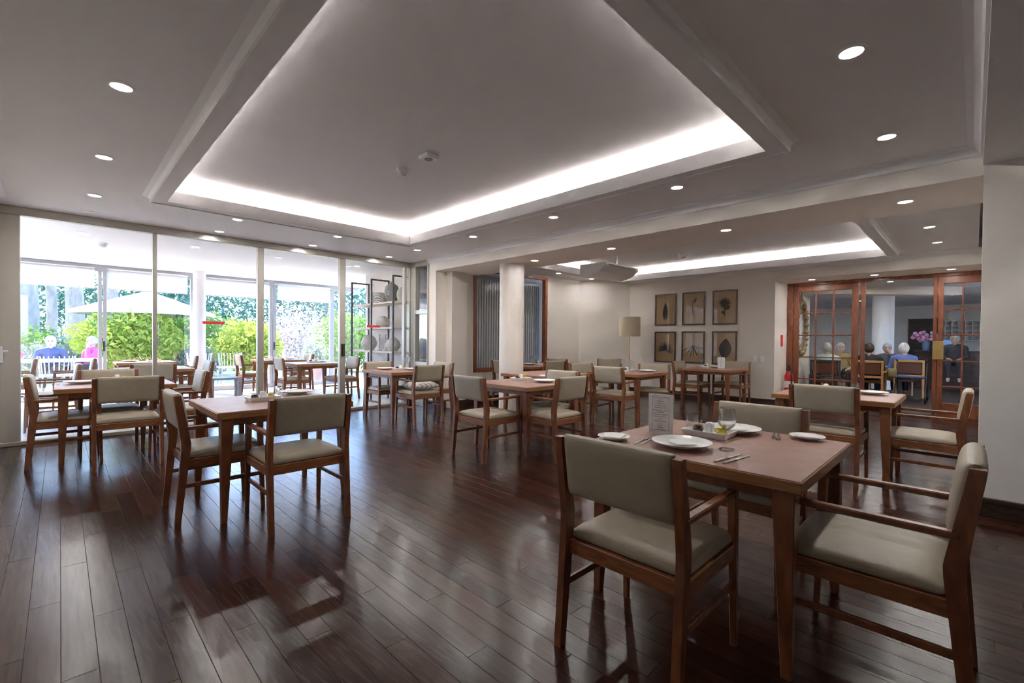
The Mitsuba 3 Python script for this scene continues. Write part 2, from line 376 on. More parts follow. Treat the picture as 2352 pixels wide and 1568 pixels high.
struct('wall_pier', cat(bx(XB, 5.05, 6.834, 7.05, 0, ZC), bx(5.05, 5.40, 6.66, 7.05, 0, ZC)), 'm_wall')
struct('wall_bay_left', cat(bx(5.4, 5.672, YW2, 6.95, 0, 2.75), bx(7.832, 9.05, YW2, 6.95, 0, 2.75), bx(5.672, 7.832, YW2, 6.95, 0, .62), bx(5.672, 7.832, YW2, 6.95, 2.672, 2.75)), 'm_wall')
struct('wall_chamfer', extr(Polygon([(9.02, 6.8), (9.87, 5.9), (10.0, 6.0), (9.1, 6.95)]), 2.75), 'm_wall')
struct('wall_back', cat(bx(XP, XD + .1, 2.725, 6.0, 0, 2.75), bx(XP, XD, -.2, 2.725, 2.46, 2.75)), 'm_wall')
def base(name, m): struct(name, m, 'm_darkwood')
base('baseboard_back', cat(cb(XP - .02, XP, 2.70, 5.9, 0, .135), cb(XP, XD, 2.70, 2.725, 0, .135)))
base('baseboard_right', cat(cb(4.778, 4.80, -3.2, -.02, .0, .10), cb(4.77, 4.80, -3.2, -.02, .10, .135)))
base('baseboard_pier', cat(cb(XB - .02, XB, 6.815, 7.05, 0, .135), cb(XB - .02, 5.05, 6.815, 6.834, 0, .135), cb(5.03, 5.42, 6.64, 6.66, 0, .135), cb(5.4, 9.02, 6.78, 6.8, 0, .135)))
col = add('column', cat(lathe([(0, 0), (.2, 0), (.2, ZB - .17), (.204, ZB - .168), (.204, ZB), (0, ZB)], 48, 5.29, 5.36)), 'm_wall', 40, kind='structure')
# glass wall
def frame_rail(t, n, *b): part(t, n, cb(*b, .006), 'm_alu')
g = thing('window_1', 'tall sliding glass wall with greige aluminium frames', None, kind='structure'); labels[g].pop('category', None)
frame_rail(g, 'head', XL, 4.9, YG - .05, YG + .05, 2.615, ZC); frame_rail(g, 'sill', XL, 4.9, YG - .06, YG + .06, 0, .05)
for a, b in ((XL, -.321), (.871, .916), (2.125, 2.21), (3.398, 3.498), (4.645, 4.70), (4.76, 4.886)): frame_rail(g, 'stile', a, b, YG - .045, YG + .045, .05, 2.615)
for a, b in ((-.321, .871), (.916, 2.125), (2.21, 3.398), (3.498, 4.645)): part(g, 'pane', bx(a, b, YG, YG + .0005, .05, 2.615)if 0 else tm([[a, YG, .05], [b, YG, .05], [b, YG, 2.615], [a, YG, 2.615]], [[0, 1, 2], [0, 2, 3]]), 'm_pane')
part(g, 'lever_handle', cat(cb(-.475, -.45, 7.59, 7.615, .95, 1.13), tube([(-.46, 7.6, 1.08), (-.46, 7.55, 1.08), (-.41, 7.55, 1.08)], .009)), 'm_silver', 30)
part(g, 'pull_handle', cat(cb(3.42, 3.48, YG - .06, YG - .045, .945, 1.162), cb(3.44, 3.455, YG - .085, YG - .06, .96, 1.15)), 'm_black')
for a, b, z in ((1.43, 1.70, 1.46), (3.916, 4.17, 1.478)): add('warning_sticker', bx(a, b, YG - .003, YG - .001, z - .02, z + .02), 'm_redsticker', label='red strip sticker on the glass wall, ' + ('in front of the corner shelf' if a > 3 else 'nearer the middle pane'), cat_='sticker')
g = thing('window_2', 'narrow side window with two transoms beside the pier', None, kind='structure')
for z0, z1 in ((.0, .45), (.76, .83), (1.72, 1.80), (2.62, ZC)): frame_rail(g, 'transom', XB - .03, XB + .04, 7.05, 7.6, z0, z1)
for y in (7.05, 7.45): frame_rail(g, 'stile', XB - .035, XB + .045, y, y + (.02 if y < 7.2 else .16), 0, ZC)
part(g, 'pane', tm([[XB, 7.05, .4], [XB, 7.5, .4], [XB, 7.5, 2.65], [XB, 7.05, 2.65]], [[0, 1, 2], [0, 2, 3]]), 'm_pane')
g = thing('window_3', 'dark wood framed window behind the round column', None, kind='structure')
for b in ((5.672, 5.75, .62, 2.672), (7.755, 7.832, .62, 2.672), (5.75, 7.755, .62, .70), (5.75, 7.755, 2.60, 2.672)): part(g, 'frame', cb(b[0], b[1], YW2 - .02, YW2 + .08, b[2], b[3]), 'm_doorwood')
part(g, 'pane', tm([[5.75, 6.85, .7], [7.755, 6.85, .7], [7.755, 6.85, 2.6], [5.75, 6.85, 2.6]], [[0, 1, 2], [0, 2, 3]]), 'm_pane')
g = thing('louvre_screen', 'pale vertical slat screen standing behind the wood framed window', 'screen')
for i in range(36): part(g, 'slat', bx(5.5 + i * .07, 5.535 + i * .07, 7.16, 7.19, 0, 2.5), 'm_screen')
for z in (.3, 1.1, 1.9, 2.48): part(g, 'rail', bx(5.5, 8.0, 7.19, 7.205, z, z + .03), 'm_screen')
struct('wall_light_well', bx(5.1, 9.2, 7.8, 7.9, 0, 2.9), 'm_concrete')
# lamps
def lamp(x, y, z, label, group, L, on=True):
    t = thing('downlight', label, 'ceiling light', group)
    part(t, 'trim', lathe([(.048, 0), (.052, -.006), (.066, -.004), (.068, 0)], 24, x, y, z), 'm_white', 40)
    m = lathe([(0, -.003), (.05, -.003)], 20, x, y, z); m.invert()
    k = part(t, 'lens', m, 'm_white')
    if m.face_normals[0][2] > 0: scene[k] = ply(tm(m.vertices, m.faces[:, ::-1]), 'm_white')
    if on: scene[k]['emitter'] = lampmat((L, L * .97, L * .93))
for x, y in [(.257, .453 + 3.07), (.257, 5.0), (.257, 6.42), (1.561, 6.42), (1.561, 7.32), (2.825, 6.42), (2.825, 7.32), (4.155, 7.32), (4.155, 6.42), (4.155, 5.0), (4.155, 3.52), (4.155, 1.996), (4.155, .453), (2.825, .453)]: lamp(x, y, ZC, 'round recessed downlight in the ceiling around the large cove of the near room', 'downlights around the near cove', LAMP)
lamp(.257, 7.32, ZC, 'unlit round recessed downlight above the left end of the glass wall', None, 0, False)
for y in (4.82, 3.43, 1.95, .437): lamp(5.25, y, ZB, 'round recessed downlight in the underside of the white beam', 'downlights under the beam', LAMP)
for x, y in ((7.73, .409), (8.97, .388), (7.69, 6.35), (8.9, 6.35)): lamp(x, y, ZC, 'round recessed downlight beside the far cove', 'downlights beside the far cove', LAMP)
for y in (2.2, 1.25, .27): lamp(10.25, y, 2.46, 'round recessed downlight in the soffit above the wooden doors', 'downlights above the doors', LAMP * .6)
for x, y in ((.22, 8.86), (.2, 10.33), (.19, 11.8), (1.55, 8.84), (4.25, 8.75)): lamp(x, y, ZC, 'round recessed downlight in the conservatory ceiling', 'conservatory downlights', LAMP * .5)
for i, (x, y, z) in enumerate(((2.407, 3.996, ZU), (8.587, 3.98, ZU), (.48, 9.6, ZC))):
    t = thing('smoke_detector', ['white smoke detector on the raised panel of the near cove', 'white smoke detector in the far cove', 'small smoke detector on the conservatory ceiling'][i], 'smoke detector')
    part(t, 'base', lathe([(0, 0), (.055, 0), (.055, -.03), (0, -.03)], 24, x, y, z), 'm_plastic', 40); part(t, 'sensor', lathe([(.045, -.03), (.04, -.055), (.02, -.065), (0, -.065)], 24, x, y, z), 'm_offplastic', 40)
t = thing('ceiling_sensor', 'square white sensor box beside the smoke detector of the near cove', 'sensor')
part(t, 'box', cb(2.33, 2.47, 3.46, 3.6, ZU - .035, ZU, .008), 'm_plastic'); part(t, 'grille', lathe([(0, -.038), (.04, -.038), (.04, -.034)], 20, 2.4, 3.53, ZU), 'm_inkgrey')
t = thing('ceiling_air_conditioner', 'white air conditioner hung below the far cove', 'air conditioner')
part(t, 'casing', prof_x([(4.42, 2.60), (4.96, 2.60), (4.96, 2.40), (4.75, 2.395), (4.55, 2.45), (4.42, 2.55)], 6.6, 7.67), 'm_plastic'); part(t, 'louvre', bx(6.7, 7.57, 4.405, 4.43, 2.552, 2.575), 'm_inkgrey')
for x in (6.7, 7.55): part(t, 'hanger', tube([(x, 4.8, 2.6), (x, 4.8, ZU)], .006), 'm_steel')
# conservatory
struct('ceiling_conservatory', bx(-3.5, 6.2, YG + .05, YO + .15, ZC, ZC + .25), 'm_white')
struct('wall_conservatory_right', bx(5.02, 5.2, 7.8, 9.9, 0, ZC), 'm_wall'); struct('wall_conservatory_left', bx(-3.6, -3.5, 7.6, YO, 0, 2.9), 'm_wall')
g = thing('window_4', 'outer conservatory glazing with grey frames and two doors', None, kind='structure')
part(g, 'head', cb(-3.5, 6.2, YO - .05, YO + .05, 2.58, ZC), 'm_alugrey'); part(g, 'sill', cb(-3.5, 6.2, YO - .05, YO + .05, 0, .10), 'm_alugrey')
for a, b in ((-1.6, -1.45), (.552, .61), (.63, .685), (2.116, 2.2), (3.776, 3.84), (3.86, 3.93), (5.326, 5.43)): part(g, 'stile', cb(a, b, YO - .05, YO + .05, .1, 2.58), 'm_alugrey')
for a, b in ((-3.5, .552), (.685, 2.116), (2.2, 3.776), (3.93, 5.326), (5.43, 6.2)): part(g, 'pane', tm([[a, YO, .1], [b, YO, .1], [b, YO, 2.58], [a, YO, 2.58]], [[0, 1, 2], [0, 2, 3]]), 'm_pane')
for x in (.64, 3.88): part(g, 'door_handle', cat(cb(x - .015, x + .015, YO - .07, YO - .05, .95, 1.15), cb(x, x + .12, YO - .1, YO - .085, 1.05, 1.065)), 'm_black')
struct('column_conservatory', lathe([(.12, 0), (.12, ZC)], 32, 2.2, 12.1), 'm_white', 40)
for i, (a, b) in enumerate(((-1.4, .5), (.7, 2.05), (2.35, 3.75), (3.95, 5.3))):
    t = thing('roller_blind', ['leftmost', 'second', 'third', 'rightmost'][i] + ' of the half lowered white roller blinds on the conservatory glazing', 'blind')
    part(t, 'fabric', tm([[a, YO - .09, 2.24], [b, YO - .09, 2.24], [b, YO - .09, 2.6], [a, YO - .09, 2.6]], [[0, 1, 2], [0, 2, 3]]), 'm_blind'); part(t, 'roller', tube([(a, YO - .09, 2.62), (b, YO - .09, 2.62)], .03), 'm_silver', 40); part(t, 'bottom_bar', cb(a, b, YO - .1, YO - .08, 2.22, 2.24), 'm_silver')
# ------------------------------------------------------------------ chairs and tables
W2 = .265
pp = [(.0, 0), (.034, 0), (.088, .50), (.09, .54), (.034, .861), (-.006, .861), (.035, .54), (.035, .49)]
def post(y): return prof_y(pp, y - .016, y + .016)
pad = tr(cushion(.06, 2 * W2 - .066, 1, 9, 8, .35), rot('y' if 0 else [0, 1, 0], 0))
v = pad.vertices.copy(); x_, y_, z_ = v[:, 0].copy(), v[:, 1].copy(), v[:, 2].copy()
q = cushion(.25, 2 * W2 - .066, .075, 10, 7, .3)          # lies flat: x = height, z = thickness
hh, th = q.vertices[:, 0] + .747, q.vertices[:, 2]
q.vertices = np.c_[.046 - (hh - .62) * .145 + th + .012, q.vertices[:, 1], hh]; q.fix_normals()
seat = cushion(.47, 2 * W2 - .03, .085, 10, 6, .4); seat.vertices[:, 2] = np.maximum(seat.vertices[:, 2], -.012); seat = mv(seat, .315, 0, .445)
CH = {'seat': [ply(seat, 'm_vinyl', 40)], 'backrest': [ply(q, 'm_vinyl', 40)], 'seat_frame': [ply(cat(cb(.07, .53, -W2 + .004, -W2 + .03, .37, .43), cb(.07, .53, W2 - .03, W2 - .004, .37, .43), cb(.06, .085, -W2 + .02, W2 - .02, .37, .43), cb(.505, .53, -W2 + .02, W2 - .02, .37, .43), bx(.08, .51, -W2 + .02, W2 - .02, .40, .42)), 'm_railwood')],
      'back_post': [ply(post(s * (W2 - .016)), 'm_chairwood') for s in (-1, 1)], 'front_leg': [ply(leg(.535, s * (W2 - .014), 0, .024, .024, .512, s * (W2 - .018), .655, .038, .036), 'm_chairwood') for s in (-1, 1)],
      'armrest': [ply(cb(.05, .531, s * (W2 - .016) - .018, s * (W2 - .016) + .018, .628, .652, .005), 'm_chairwood') for s in (-1, 1)], 'stretcher': [ply(cb(.03, .53, s * (W2 - .02) - .009, s * (W2 - .02) + .009, .238, .266), 'm_chairwood') for s in (-1, 1)]}
def chair(x, y, deg, label, group=None):
    t = thing('dining_chair', 'taupe padded armchair ' + label, 'chair', group)
    for n, l in CH.items():
        for d in l: part(t, n, d, M=place(x, y, 0, deg))
TS = .94
TB = {'tabletop': ply(cb(0, TS, 0, TS, .703, .747, .003), 'm_tableedge'), 'laminate': ply(cb(.006, TS - .006, .006, TS - .006, .745, .750, .001), 'm_laminate'),
      'apron': ply(cat(bx(.05, TS - .05, .05, .075, .655, .705), bx(.05, TS - .05, TS - .075, TS - .05, .655, .705), bx(.05, .075, .05, TS - .05, .655, .705), bx(TS - .075, TS - .05, .05, TS - .05, .655, .705)), 'm_chairwood')}
TL = [ply(leg(a + (.0 if a < .5 else 0), b, 0, .036, .036, a + (.018 if a < .5 else -.018), b + (.018 if b < .5 else -.018), .704, .078, .078), 'm_chairwood') for a in (.05, TS - .05) for b in (.05, TS - .05)]
def table(x, y, label):
    t = thing('dining_table', 'square dark wood table, ' + label, 'table')
    for n, d in TB.items(): part(t, n, d, M=place(x, y))
    for d in TL: part(t, 'leg', d, M=place(x, y))
TABLES = [(1.878, .423, 'nearest one, at the right with a menu stand'), (.735, 3.50, 'at left centre with a tray and tumbler'), (-.045, 6.03, 'by the left end of the glass wall'), (3.49, 6.06, 'in front of the corner shelf'), (3.50, 3.30, 'in front of the round column'),
          (4.75, 4.10, 'half hidden between the column and the table before it'), (6.3, 5.80, 'behind the round column'), (6.13, 3.50, 'with three wine glasses in the far bay'), (8.36, 3.0, 'below the framed prints'), (4.99, .46, 'between the nearest table and the wooden doors'),
          (.75, 11.3, 'at the door of the conservatory'), (.61, 8.78, 'just beyond the glass wall at left'), (3.17, 10.98, 'far in the conservatory beside a terracotta pot'), (3.22, 9.09, 'in the conservatory behind the third pane')]
for x, y, l in TABLES: table(x, y, l)
for a in [(1.44, .93, 0, 'nearest to the camera with its back turned'), (2.28, -.03, 90, 'seen from the side at the right edge'), (3.06, .92, 180, 'behind the nearest table facing the camera'), (1.19, 3.07, 90, 'back turned, at the left centre table'), (.535, 3.95, 0, 'left side of the left centre table'),
          (-.24, 6.4, 0, 'left of the table by the glass wall'), (.47, 5.64, 90, 'back turned, at the table by the glass wall'), (.4, 7.05, -90, 'facing the room, against the glass wall at left'), (1.2, 6.33, 180, 'right of the table by the glass wall'),
          (3.80, 7.05, -90, 'between the glass wall and the table by the corner shelf'), (3.9, 5.66, 90, 'holding a striped pillow'), (4.63, 6.3, 180, 'near the white pier'), (3.01, 3.71, 0, 'left of the table in front of the column'), (3.83, 2.94, 90, 'right foreground of the table in front of the column'), (4.545, 3.66, 180, 'right of the table in front of the column'),
          (5.85, 6.2, 0, 'partly hidden by the round column'), (6.6, 5.5, 80, 'back turned, behind the column'), (7.45, 6.15, 180, 'below the wood framed window'), (5.75, 3.81, 3, 'back turned, at the table with three wine glasses'), (6.35, 4.75, -100, 'left of the table with three wine glasses'), (8.54, 5.6, 212, 'before the floor lamp'), (7.25, 3.85, 205, 'right of the table with three wine glasses'),
          (8.7, 4.12, -90, 'side on, left of the table below the prints'), (9.55, 3.3, 180, 'against the wall below the prints'), (4.82, .94, 0, 'back turned, before the wooden doors'), (5.36, -.0, 90, 'side on, by the white wall end'),
          (.95, 8.2, 90, 'back turned, just beyond the glass wall'), (1.77, 8.88, 180, 'beyond the glass wall, blue in the daylight'), (2.03, 11.5, 180, 'beside the conservatory column'), (2.8, 11.5, 0, 'beyond the small grey bench'), (2.98, 9.44, 0, 'beyond the glass wall at the third pane'), (4.38, 11.5, 180, 'far in the conservatory before the bare shrub'), (4.45, 9.25, 180, 'beside the corner shelf'),
          (-.27, 11.2, 180, 'at the left edge of the conservatory'), (.45, 10.9, 180, 'near the conservatory door'), (.21, 8.8, 180, 'behind the chair against the glass wall')]: chair(*a)
t = thing('side_bench', 'low grey wooden bench in the conservatory', 'bench'); part(t, 'top', cb(2.15, 2.72, 10.8, 11.15, .38, .42), 'm_greywood')
for x in (2.19, 2.68):
    for y in (10.84, 11.11): part(t, 'leg', cb(x - .03, x + .03, y - .03, y + .03, 0, .38), 'm_greywood')
# tableware
PLT = ply(lathe([(0, .008), (.085, .008), (.10, .014), (.135, .026), (.137, .029), (.10, .018), (.084, .012), (0, .012)], 40), 'm_porcelain', 50)
SPL = ply(lathe([(0, .006), (.05, .006), (.08, .018), (.081, .02), (.05, .01), (0, .01)], 32), 'm_porcelain', 50)
NAP = ply(extr(Polygon([(-.06, -.045), (.05, -.05), (.065, .03), (.01, .055), (-.055, .04)]), .004), 'm_napkin')
TUM = ply(lathe([(0, 0), (.03, 0), (.034, .095), (.032, .095), (.028, .01), (0, .01)], 28), 'm_glass', 40)
WINE = ply(lathe([(0, 0), (.034, .001), (.03, .006), (.005, .012), (.0045, .085), (.012, .092), (.034, .115), (.041, .145), (.033, .192), (.0318, .192), (.0395, .145), (.033, .117), (.011, .095), (0, .094)], 32), 'm_glass', 40)
TRAY = ply(cat(hull(rect4(0, 0, 0, .14, .20) + rect4(0, 0, .012, .15, .21)), *[hull(rect4(a, b, .008, c, d) + rect4(a * 1.14, b * 1.1, .034, c * (1.12 if c > .1 else 1), d * (1.08 if d > .1 else 1))) for a, b, c, d in ((-.072, 0, .008, .21), (.072, 0, .008, .21), (0, -.102, .15, .008), (0, .102, .15, .008))]), 'm_porcelain')
def jug(m): return ply(lathe([(0, 0), (.022, .002), (.028, .02), (.02, .038), (0, .04)], 20), m, 40)
OIL, VIN = jug('m_oil'), jug('m_vinegar'); JUG = ply(lathe([(.0225, .0), (.030, .02), (.016, .045), (.02, .065)], 20), 'm_thinglass', 40)
SALT = ply(cb(-.02, .02, -.02, .02, 0, .06, .008), 'm_plastic')
def fork_m(): return cat(cb(-.1, .04, -.004, .004, .001, .004, .001), cb(.03, .055, -.012, .012, .002, .005, .001), *[cb(.05, .1, y - .0018, y + .0018, .003, .006, .0005) for y in (-.0095, -.003, .003, .0095)])
FORK = ply(fork_m(), 'm_steel'); KNIFE = ply(cat(cb(-.11, -.005, -.006, .006, .001, .006, .002), hull([[-.01, -.007, .001], [-.01, .008, .001], [.1, .006, .001], [.11, -.004, .001], [-.01, -.007, .003], [-.01, .008, .003], [.1, .006, .003], [.11, -.004, .003]])), 'm_steel')
Z7 = .7505
def item(n, d, x, y, label, c, deg=0, z=Z7, g=None): return add(n, d, M=place(x, y, z, deg), label=label, cat_=c, group=g)
def cruet(x, y, where, deg=0, z=Z7 + .013):
    for n, d, dx, nm in (('oil_bottle', OIL, -.06, 'small glass cruet of yellow oil'), ('vinegar_bottle', VIN, .06, 'small glass cruet of dark vinegar')):
        a = math.radians(deg + 90); X, Y = x + dx * math.cos(a), y + dx * math.sin(a)
        t = thing(n, f'{nm} on the tray, {where}', 'cruet'); part(t, 'filling', d, M=place(X, Y, z)); part(t, 'glass', JUG, M=place(X, Y, z))
    item('salt_shaker', SALT, x, y, f'white block shaker on the tray, {where}', 'shaker', z=z)
    item('condiment_tray', TRAY, x, y, f'white rectangular tray of condiments, {where}', 'tray', deg)
n1 = 'on the nearest table'
for x, y, w in ((2.10, .97, 'before the near chair'), (2.66, .93, 'before the far chair')):
    item('dinner_plate', PLT, x, y, f'large white plate {n1}, {w}', 'plate'); item('napkin', NAP, x, y, f'folded white napkin on the large plate {n1}, {w}', 'napkin', 50, Z7 + .02)
for x, y, w in ((2.0, 1.28, 'left'), (2.75, .60, 'right')):
    item('side_plate', SPL, x, y, f'small white plate {n1}, at the {w}', 'plate'); item('napkin', NAP, x, y, f'white napkin on the small plate {n1}, at the {w}', 'napkin', 20, Z7 + .018)
for x, y, w in ((2.07, 1.165, 'left of the near plate'), (2.09, 1.14, 'touching the near plate'), (2.72, .745, 'beside the far plate'), (2.7, .72, 'beside the right small plate')): item('fork', FORK, x, y, f'steel fork {n1}, {w}', 'fork', 10 if x < 2.5 else 195)
for y, w in ((.735, 'further'), (.70, 'nearer')): item('table_knife', KNIFE, 2.04, y, f'{w} of two steel knives {n1}', 'knife', -8)
cruet(2.45, .98, n1, 0)
item('wine_glass', WINE, 2.20, .80, f'empty wine glass standing {n1}', 'glass'); item('tumbler', TUM, 2.51, 1.10, f'clear tumbler {n1}', 'glass')
def menu(x, y, deg, label, lines):
    t = thing('menu_stand', label, 'menu'); M = place(x, y, Z7, deg)
    part(t, 'base', ply(cat(cb(-.04, .03, -.085, .085, 0, .003, .001)), 'm_clearplastic'), M=M)
    part(t, 'card', ply(cb(-.004, .004, -.065, .065, .005, .215, .001), 'm_paper'), M=M); part(t, 'sleeve', ply(bx(-.006, .006, -.07, .07, .003, .222), 'm_clearplastic'), M=M)
    ms = [bx(-.0048, -.004, a, b, c, d) for a, b, c, d in ((-.046, -.045, .022, .2), (.045, .046, .022, .2), (-.046, .046, .022, .023), (-.046, .046, .199, .2))]
    for i, s in enumerate(lines):
        w = meshkit.text_mesh(s, .0052, .0004, bold=s.isupper()); w.apply_translation([-(w.bounds[0][0] + w.bounds[1][0]) / 2, .187 - i * .0118, 0])
        ms.append(tr(w, [[0, 0, -1, -.0041], [-1, 0, 0, 0], [0, 1, 0, 0], [0, 0, 0, 1]]))
    part(t, 'print', ply(cat(ms), 'm_ink'), M=M)
ML = ['Menú', 'ENTRADA', 'Consomé de ave', 'Crema de zanahoria', 'Ensalada de lechuga,', 'tomate, palmito y pepino', 'PRINCIPAL', 'Carne con champiñones', 'Suprema de salmón', 'al horno', 'ACOMPAÑAMIENTO', 'Puré', 'Coliflor', 'POSTRES', 'Flan de vainilla']
menu(2.30, 1.18, 8, 'upright menu card in a clear stand on the nearest table', ML); menu(8.75, 3.3, 0, 'upright menu card on the table below the prints', ML)
def setting(x0, y0, where, plates, glasses=(), tray=None, tumblers=()):
    for i, (x, y) in enumerate(plates):
        o = ['first', 'second'][i] + ' '
        item('dinner_plate', PLT, x0 + x, y0 + y, f'large white plate, {o}one on the table {where}', 'plate'); item('napkin', NAP, x0 + x, y0 + y, f'white napkin on the {o}plate of the table {where}', 'napkin', 35, Z7 + .02); item('fork', FORK, x0 + x - .17, y0 + y + .05, f'steel fork by the {o}plate, table {where}', 'fork', 90)
    for x, y in glasses: item('wine_glass', WINE, x0 + x, y0 + y, f'empty wine glass on the table {where}', 'glass', g='wine glasses on the table ' + where)
    for x, y in tumblers: item('tumbler', TUM, x0 + x, y0 + y, f'clear tumbler on the table {where}', 'glass', g='tumblers on the table ' + where)
    if tray: cruet(x0 + tray[0], y0 + tray[1], 'table ' + where, 90)
setting(.735, 3.5, 'at left centre', [(.78, .78)], (), (.42, .50), [(.58, .62)]); setting(-.045, 6.03, 'by the left end of the glass wall', [(.2, .6)], (), (.5, .75))
setting(3.49, 6.06, 'in front of the corner shelf', [(.3, .72), (.6, .3)], [(.62, .62), (.78, .7)], (.45, .5)); setting(3.5, 3.3, 'in front of the round column', [(.62, .3)], (), (.6, .68))
setting(6.3, 5.8, 'behind the round column', [(.5, .6)], [(.55, .4), (.5, .5)], (.7, .5)); setting(6.13, 3.5, 'of three wine glasses', [(.6, .6), (.7, .25)], [(.5, .72), (.55, .62), (.35, .35)], (.5, .5))
setting(8.36, 3.0, 'below the prints', [(.7, .5)], [(.5, .72)], (.6, .65)); setting(4.99, .46, 'before the wooden doors', [(.66, .24)], (), (.7, .62), [(.75, .38), (.78, .5)])
setting(.75, 11.3, 'at the conservatory door', [(.25, .6)], (), (.6, .4)); setting(3.22, 9.09, 'at the third pane', [(.7, .6)], (), (.5, .5)); setting(3.17, 10.98, 'far in the conservatory', [(.7, .4)], (), (.3, .6))
item('napkin', NAP, 4.9, 4.3, 'folded white napkin on the half hidden table by the column', 'napkin')
add('pillow', tr(cushion(.42, .42, .13), trimesh.transformations.translation_matrix([3.92, 5.95, .545])), 'm_pillow', 60, label='striped grey pillow lying on a chair seat by the corner shelf', cat_='pillow')
# pictures
for r, z0 in enumerate((1.615, .775)):
    for c, (ya, yb) in enumerate(((5.23, 4.72), (4.58, 4.07), (3.91, 3.41))):
        z1 = z0 + (.72 if r == 0 else .70); kind = [['pair of long pointed leaves', 'slender leafy stem', 'spiky thistle head with leaves'], ['fan palm leaf', 'hanging root stem', 'broad heart shaped veined leaf']][r][c]
        t = thing('framed_print', f'black framed botanical print of a {kind}', 'picture'); yc, zc_ = (ya + yb) / 2, (z0 + z1) / 2
        for b in ((yb, yb + .028, z0, z1), (ya - .028, ya, z0, z1), (yb, ya, z0, z0 + .028), (yb, ya, z1 - .028, z1)): part(t, 'frame', cb(XP - .03, XP, *b), 'm_frame')
        part(t, 'backing', bx(XP - .012, XP - .004, yb + .02, ya - .02, z0 + .02, z1 - .02), 'm_kraft')
        def blade(x, y, L, w, a):
            e = [(math.sin(k * math.pi / 12) * w, k / 12 * L) for k in range(13)]; pgn = Polygon(e + [(-p_, q_) for p_, q_ in e[::-1]])
            return shapely.affinity.translate(shapely.affinity.rotate(pgn, a, origin=(0, 0)), x, y)
        import shapely.affinity
        S = [[blade(.03, -.24, .42, .05, 5), blade(-.03, -.24, .36, .05, -4)], [blade(0, -.2, .4, .012, 6), blade(-.0, .1, .15, .03, -25)], [blade(0, .08, .13, .014, a) for a in range(0, 360, 24)] + [blade(0, -.25, .36, .012, 0), blade(0, -.05, .13, .035, -60), blade(0, -.15, .1, .03, 40)]], [[blade(0, -.08, .2, .011, a) for a in range(-110, 111, 13)], [blade(0, .05, .28, .013, 180 + a) for a in (-60, -35, -12, 5, 22, 48, 70)], [blade(0, -.25, .45, .13, -4)]]
        U = shapely.union_all(S[r][c]); m = extr(U, .001)
        part(t, 'drawing', fixn(tr(m, [[0, 0, -1, XP - .0125], [-1, 0, 0, yc], [0, 1, 0, zc_], [0, 0, 0, 1]])), 'm_print')
        part(t, 'glazing', tm([[XP - .02, yb, z0], [XP - .02, ya, z0], [XP - .02, ya, z1], [XP - .02, yb, z1]], [[0, 1, 2], [0, 2, 3]]), 'm_pane')
t = thing('floor_lamp', 'floor lamp with a pleated cream shade in the corner', 'lamp'); LX, LY = 9.3, 5.56
part(t, 'shade', cat([cb(-.006, .006, -.015, .015, 1.36, 1.80, .002).apply_transform(trimesh.transformations.translation_matrix([LX + .23 * math.cos(a), LY + .23 * math.sin(a), 0]) @ rot([0, 0, 1], math.degrees(a))) for a in np.arange(48) * math.pi / 24] + [lathe([(.222, 1.36), (.222, 1.8)], 48, LX, LY)]), 'm_shade')
part(t, 'pole', tube([(LX, LY, .02), (LX, LY, 1.6)], .011), 'm_brass', 40); part(t, 'base', lathe([(0, 0), (.15, 0), (.15, .02), (0, .025)], 32, LX, LY), 'm_blackmetal')
t = thing('console_table', 'small wooden console table in the far corner', 'table'); part(t, 'top', cb(8.3, 8.8, 6.35, 6.75, .70, .73), 'm_chairwood')
for x in (8.34, 8.76): part(t, 'leg', cb(x - .02, x + .02, 6.37, 6.73, 0, .7), 'm_chairwood')
for i, y in enumerate((3.06, 2.93)): add('light_switch', cb(XP - .012, XP, y - .04, y + .04, .85, .98, .003), 'm_plastic', label=['left', 'right'][i] + ' of two white switch plates beside the prints', cat_='switch')
t = thing('fire_extinguisher', 'red fire extinguisher beside the wooden doors', 'fire extinguisher'); part(t, 'cylinder', lathe([(0, .12), (.075, .13), (.078, .58), (.05, .66), (.02, .68), (0, .69)], 24, 10.4, 2.60), 'm_red', 40); part(t, 'valve', cat(cb(10.37, 10.43, 2.57, 2.63, .68, .76), cb(10.34, 10.42, 2.59, 2.61, .76, .80)), 'm_black'); part(t, 'hose', tube([(10.38, 2.55, .72), (10.33, 2.53, .55), (10.34, 2.525, .25)], .012), 'm_rubber'); part(t, 'label', lathe([(.0795, .35), (.0795, .48)], 24, 10.4, 2.60), 'm_paper')
add('fire_sign', bx(10.28, 10.40, 2.715, 2.723, 1.17, 1.40), 'm_redsticker', label='small red sign above the fire extinguisher', cat_='sign')
